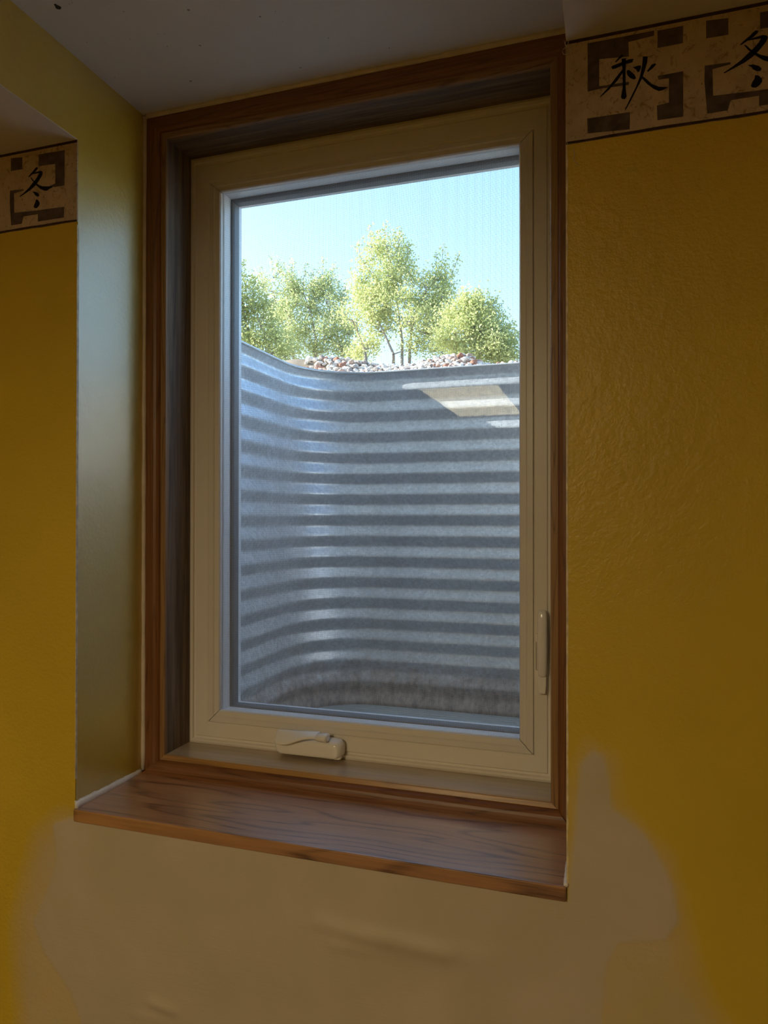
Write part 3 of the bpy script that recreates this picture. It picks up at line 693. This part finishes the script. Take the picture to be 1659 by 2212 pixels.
# ------------------------------------------------------------------ trees beyond the gravel
def tree(label, Y, stems, blobs, shoots, leaf, nleaf, seed, lsize=.044):
    rr = random.Random(seed)
    P = lambda u, v, dy=0.0: Vector(ony(u, v, Y+dy))
    base_u = stems[0][0][0]
    b0 = P(*stems[0][0]); base = (b0.x, Y, ZG-.1)
    t = thing('leafy_tree', base, label, 'tree', 'spring trees beyond the gravel')
    nodes = []; segs = []
    px = Y/F_PX
    for st in stems:
        pts = [Vector((base[0]+(P(*st[0]).x-base[0])*.8, Y, base[2]-.05))]+[P(u, v, rr.uniform(-.15, .15)) for u, v in st]
        prev = None
        for i, p in enumerate(pts):
            nodes.append([p, prev, max(.009, .034-.006*i)])
            prev = len(nodes)-1
    trunk_n = len(nodes)
    # twigs: connect attractors to the nearest lower skeleton node
    attr = []
    for (u, v, ru, rv) in blobs:
        k = max(5, int(ru*rv/130))
        for _ in range(k):
            a = rr.uniform(0, 6.283); q = math.sqrt(rr.random())
            attr.append(P(u+ru*q*math.cos(a), v+rv*q*math.sin(a), rr.uniform(-1, 1)*ru*px*.9*math.sqrt(max(0.05, 1-q*q))))
    ends = []
    root = nodes[0][0]
    attr.sort(key=lambda p: (p-root).length)
    for p in attr:
        best, bd = None, 1e9
        for i, (q, pr, ra) in enumerate(nodes):
            if i == 0: continue
            d = (p-q).length+(.6*max(0, q.z-p.z+.05))
            if d < bd: best, bd = i, d
        q = nodes[best][0]; m = (p+q)/2+Vector((rr.uniform(-.08, .08), rr.uniform(-.08, .08), -.03-rr.random()*.06))*min(1, bd)
        nodes.append([m, best, .010]); nodes.append([p, len(nodes)-1, .005]); ends.append(len(nodes)-1)
    for (u, v, u2, v2) in shoots:
        a, b = P(u, v), P(u2, v2); best = min(range(1, len(nodes)), key=lambda i: (nodes[i][0]-a).length)
        nodes.append([a, best, .007]); nodes.append([b, len(nodes)-1, .003])
    tv = [], []
    wood, twig = [], []
    for i, (p, pr, ra) in enumerate(nodes):
        if pr is None: continue
        s = tube([nodes[pr][0], p], [max(ra, min(nodes[pr][2], .04)) if i < trunk_n else max(ra, min(nodes[pr][2]*.6, .012)), ra], 6 if i < trunk_n else 4, False)
        (wood if i < trunk_n else twig).append(s)
    mk('trunk', *join(*wood), 'bark', t, smooth=True)
    mk('branches', *join(*twig), 'bark', t)
    LV, LF = [], []
    def leaf_at(p):
        d = Vector((rr.gauss(0, 1), rr.gauss(0, 1), rr.gauss(0, .8))).normalized(); n = d.cross(Vector((rr.gauss(0, 1), rr.gauss(0, 1), rr.gauss(0, 1)))).normalized()
        L = lsize*rr.uniform(.6, 1.25); w = n*L*.30; k = len(LV); up = d.cross(n)*L*.06
        LV.extend([p, p+d*L*.45+w+up, p+d*L, p+d*L*.45-w+up]); LF.extend([(k, k+1, k+2), (k, k+2, k+3)])
    cz = sum(p.z for p in attr)/len(attr); cx = sum(p.x for p in attr)/len(attr)
    for p in attr:                                   # leafy upright twigs that break up the crown
        if rr.random() > (.75 if p.z > cz else .35): continue
        d = Vector(((p.x-cx)*.22+rr.gauss(0, .10), rr.gauss(0, .12), .8)).normalized()*rr.uniform(.14, .42)
        for k in range(26):
            f = rr.random(); leaf_at(p+d*f+Vector((rr.gauss(0, 1), rr.gauss(0, 1), rr.gauss(0, 1)))*.05*(1.1-f*.75))
    per = int(nleaf*.72)//max(1, len(attr))
    for p in attr:
        for _ in range(per):
            leaf_at(p+Vector((rr.gauss(0, .100), rr.gauss(0, .13), rr.gauss(0, .080))))
    for (u, v, u2, v2) in shoots:
        a, b = P(u, v), P(u2, v2)
        for k in range(95):
            f = rr.random(); leaf_at(a+(b-a)*f+Vector((rr.gauss(0, 1), rr.gauss(0, 1), rr.gauss(0, 1)))*.062*(1.15-f*.75))
    tag(mk('foliage', LV, LF, leaf, t), kind='stuff')
    return t
tree('tallest light green tree, its forked crown rising above the others behind the gravel', 11.0,
     [[(868, 790), (869, 740), (862, 680), (850, 600), (835, 530)], [(884, 790), (886, 735), (895, 680), (918, 635), (945, 600)], [(792, 790), (788, 755), (772, 715), (760, 690)], [(850, 795), (850, 765), (830, 720), (800, 660)]],
     [(830, 535, 36, 34), (835, 580, 62, 36), (800, 640, 52, 40), (860, 630, 75, 45), (925, 640, 50, 40), (960, 600, 22, 35), (880, 690, 95, 38), (790, 690, 55, 32), (770, 640, 22, 22), (960, 680, 40, 36), (930, 735, 40, 26), (800, 735, 40, 18), (905, 757, 42, 16), (960, 752, 38, 18), (765, 755, 26, 14)],
     [(803, 540, 799, 490), (832, 520, 833, 480), (860, 530, 866, 497), (952, 600, 958, 527), (972, 600, 993, 548), (940, 600, 943, 545), (780, 560, 772, 522), (880, 560, 882, 528)], 'leafa', 34000, 21)
tree('light green tree with thin upright top shoots behind the curved corner of the steel rim', 12.0,
     [[(682, 800), (682, 730), (672, 680), (655, 630)], [(640, 800), (628, 735), (605, 690), (590, 630)], [(735, 800), (738, 760), (725, 710), (705, 650)]],
     [(600, 625, 42, 40), (655, 635, 45, 40), (705, 640, 34, 40), (620, 690, 60, 40), (690, 700, 60, 34), (745, 690, 35, 40), (650, 745, 65, 22), (735, 735, 30, 18), (700, 755, 40, 16), (760, 765, 26, 10)],
     [(590, 600, 585, 553), (602, 600, 601, 562), (630, 600, 632, 556), (655, 610, 660, 570), (695, 610, 699, 558), (715, 610, 726, 565), (677, 615, 676, 580), (745, 660, 741, 615)], 'leafb', 32000, 22)
tree('yellowish green tree behind the side wall of the steel well', 9.5,
     [[(545, 800), (545, 740), (530, 690), (520, 640)], [(590, 800), (585, 760), (570, 720), (555, 680)]],
     [(505, 640, 35, 45), (540, 660, 36, 42), (520, 705, 45, 38), (575, 715, 38, 32), (560, 750, 50, 26), (610, 755, 34, 18), (460, 680, 50, 70)],
     [(518, 610, 527, 560), (512, 600, 515, 565), (545, 630, 552, 600)], 'leafa', 24000, 23)
tree('low rounded light green tree behind the high end of the gravel bank', 10.0,
     [[(1030, 800), (1032, 750), (1025, 710), (1015, 670)], [(985, 800), (982, 760), (985, 720)]],
     [(1010, 680, 42, 36), (1050, 690, 40, 32), (990, 725, 45, 32), (1050, 735, 48, 30), (1085, 745, 26, 26), (1020, 765, 45, 16), (1080, 765, 22, 14), (1120, 790, 30, 20)],
     [(1030, 665, 1040, 632), (1060, 680, 1071, 645), (1080, 715, 1103, 700), (1005, 660, 1003, 635)], 'leafa', 26000, 24)
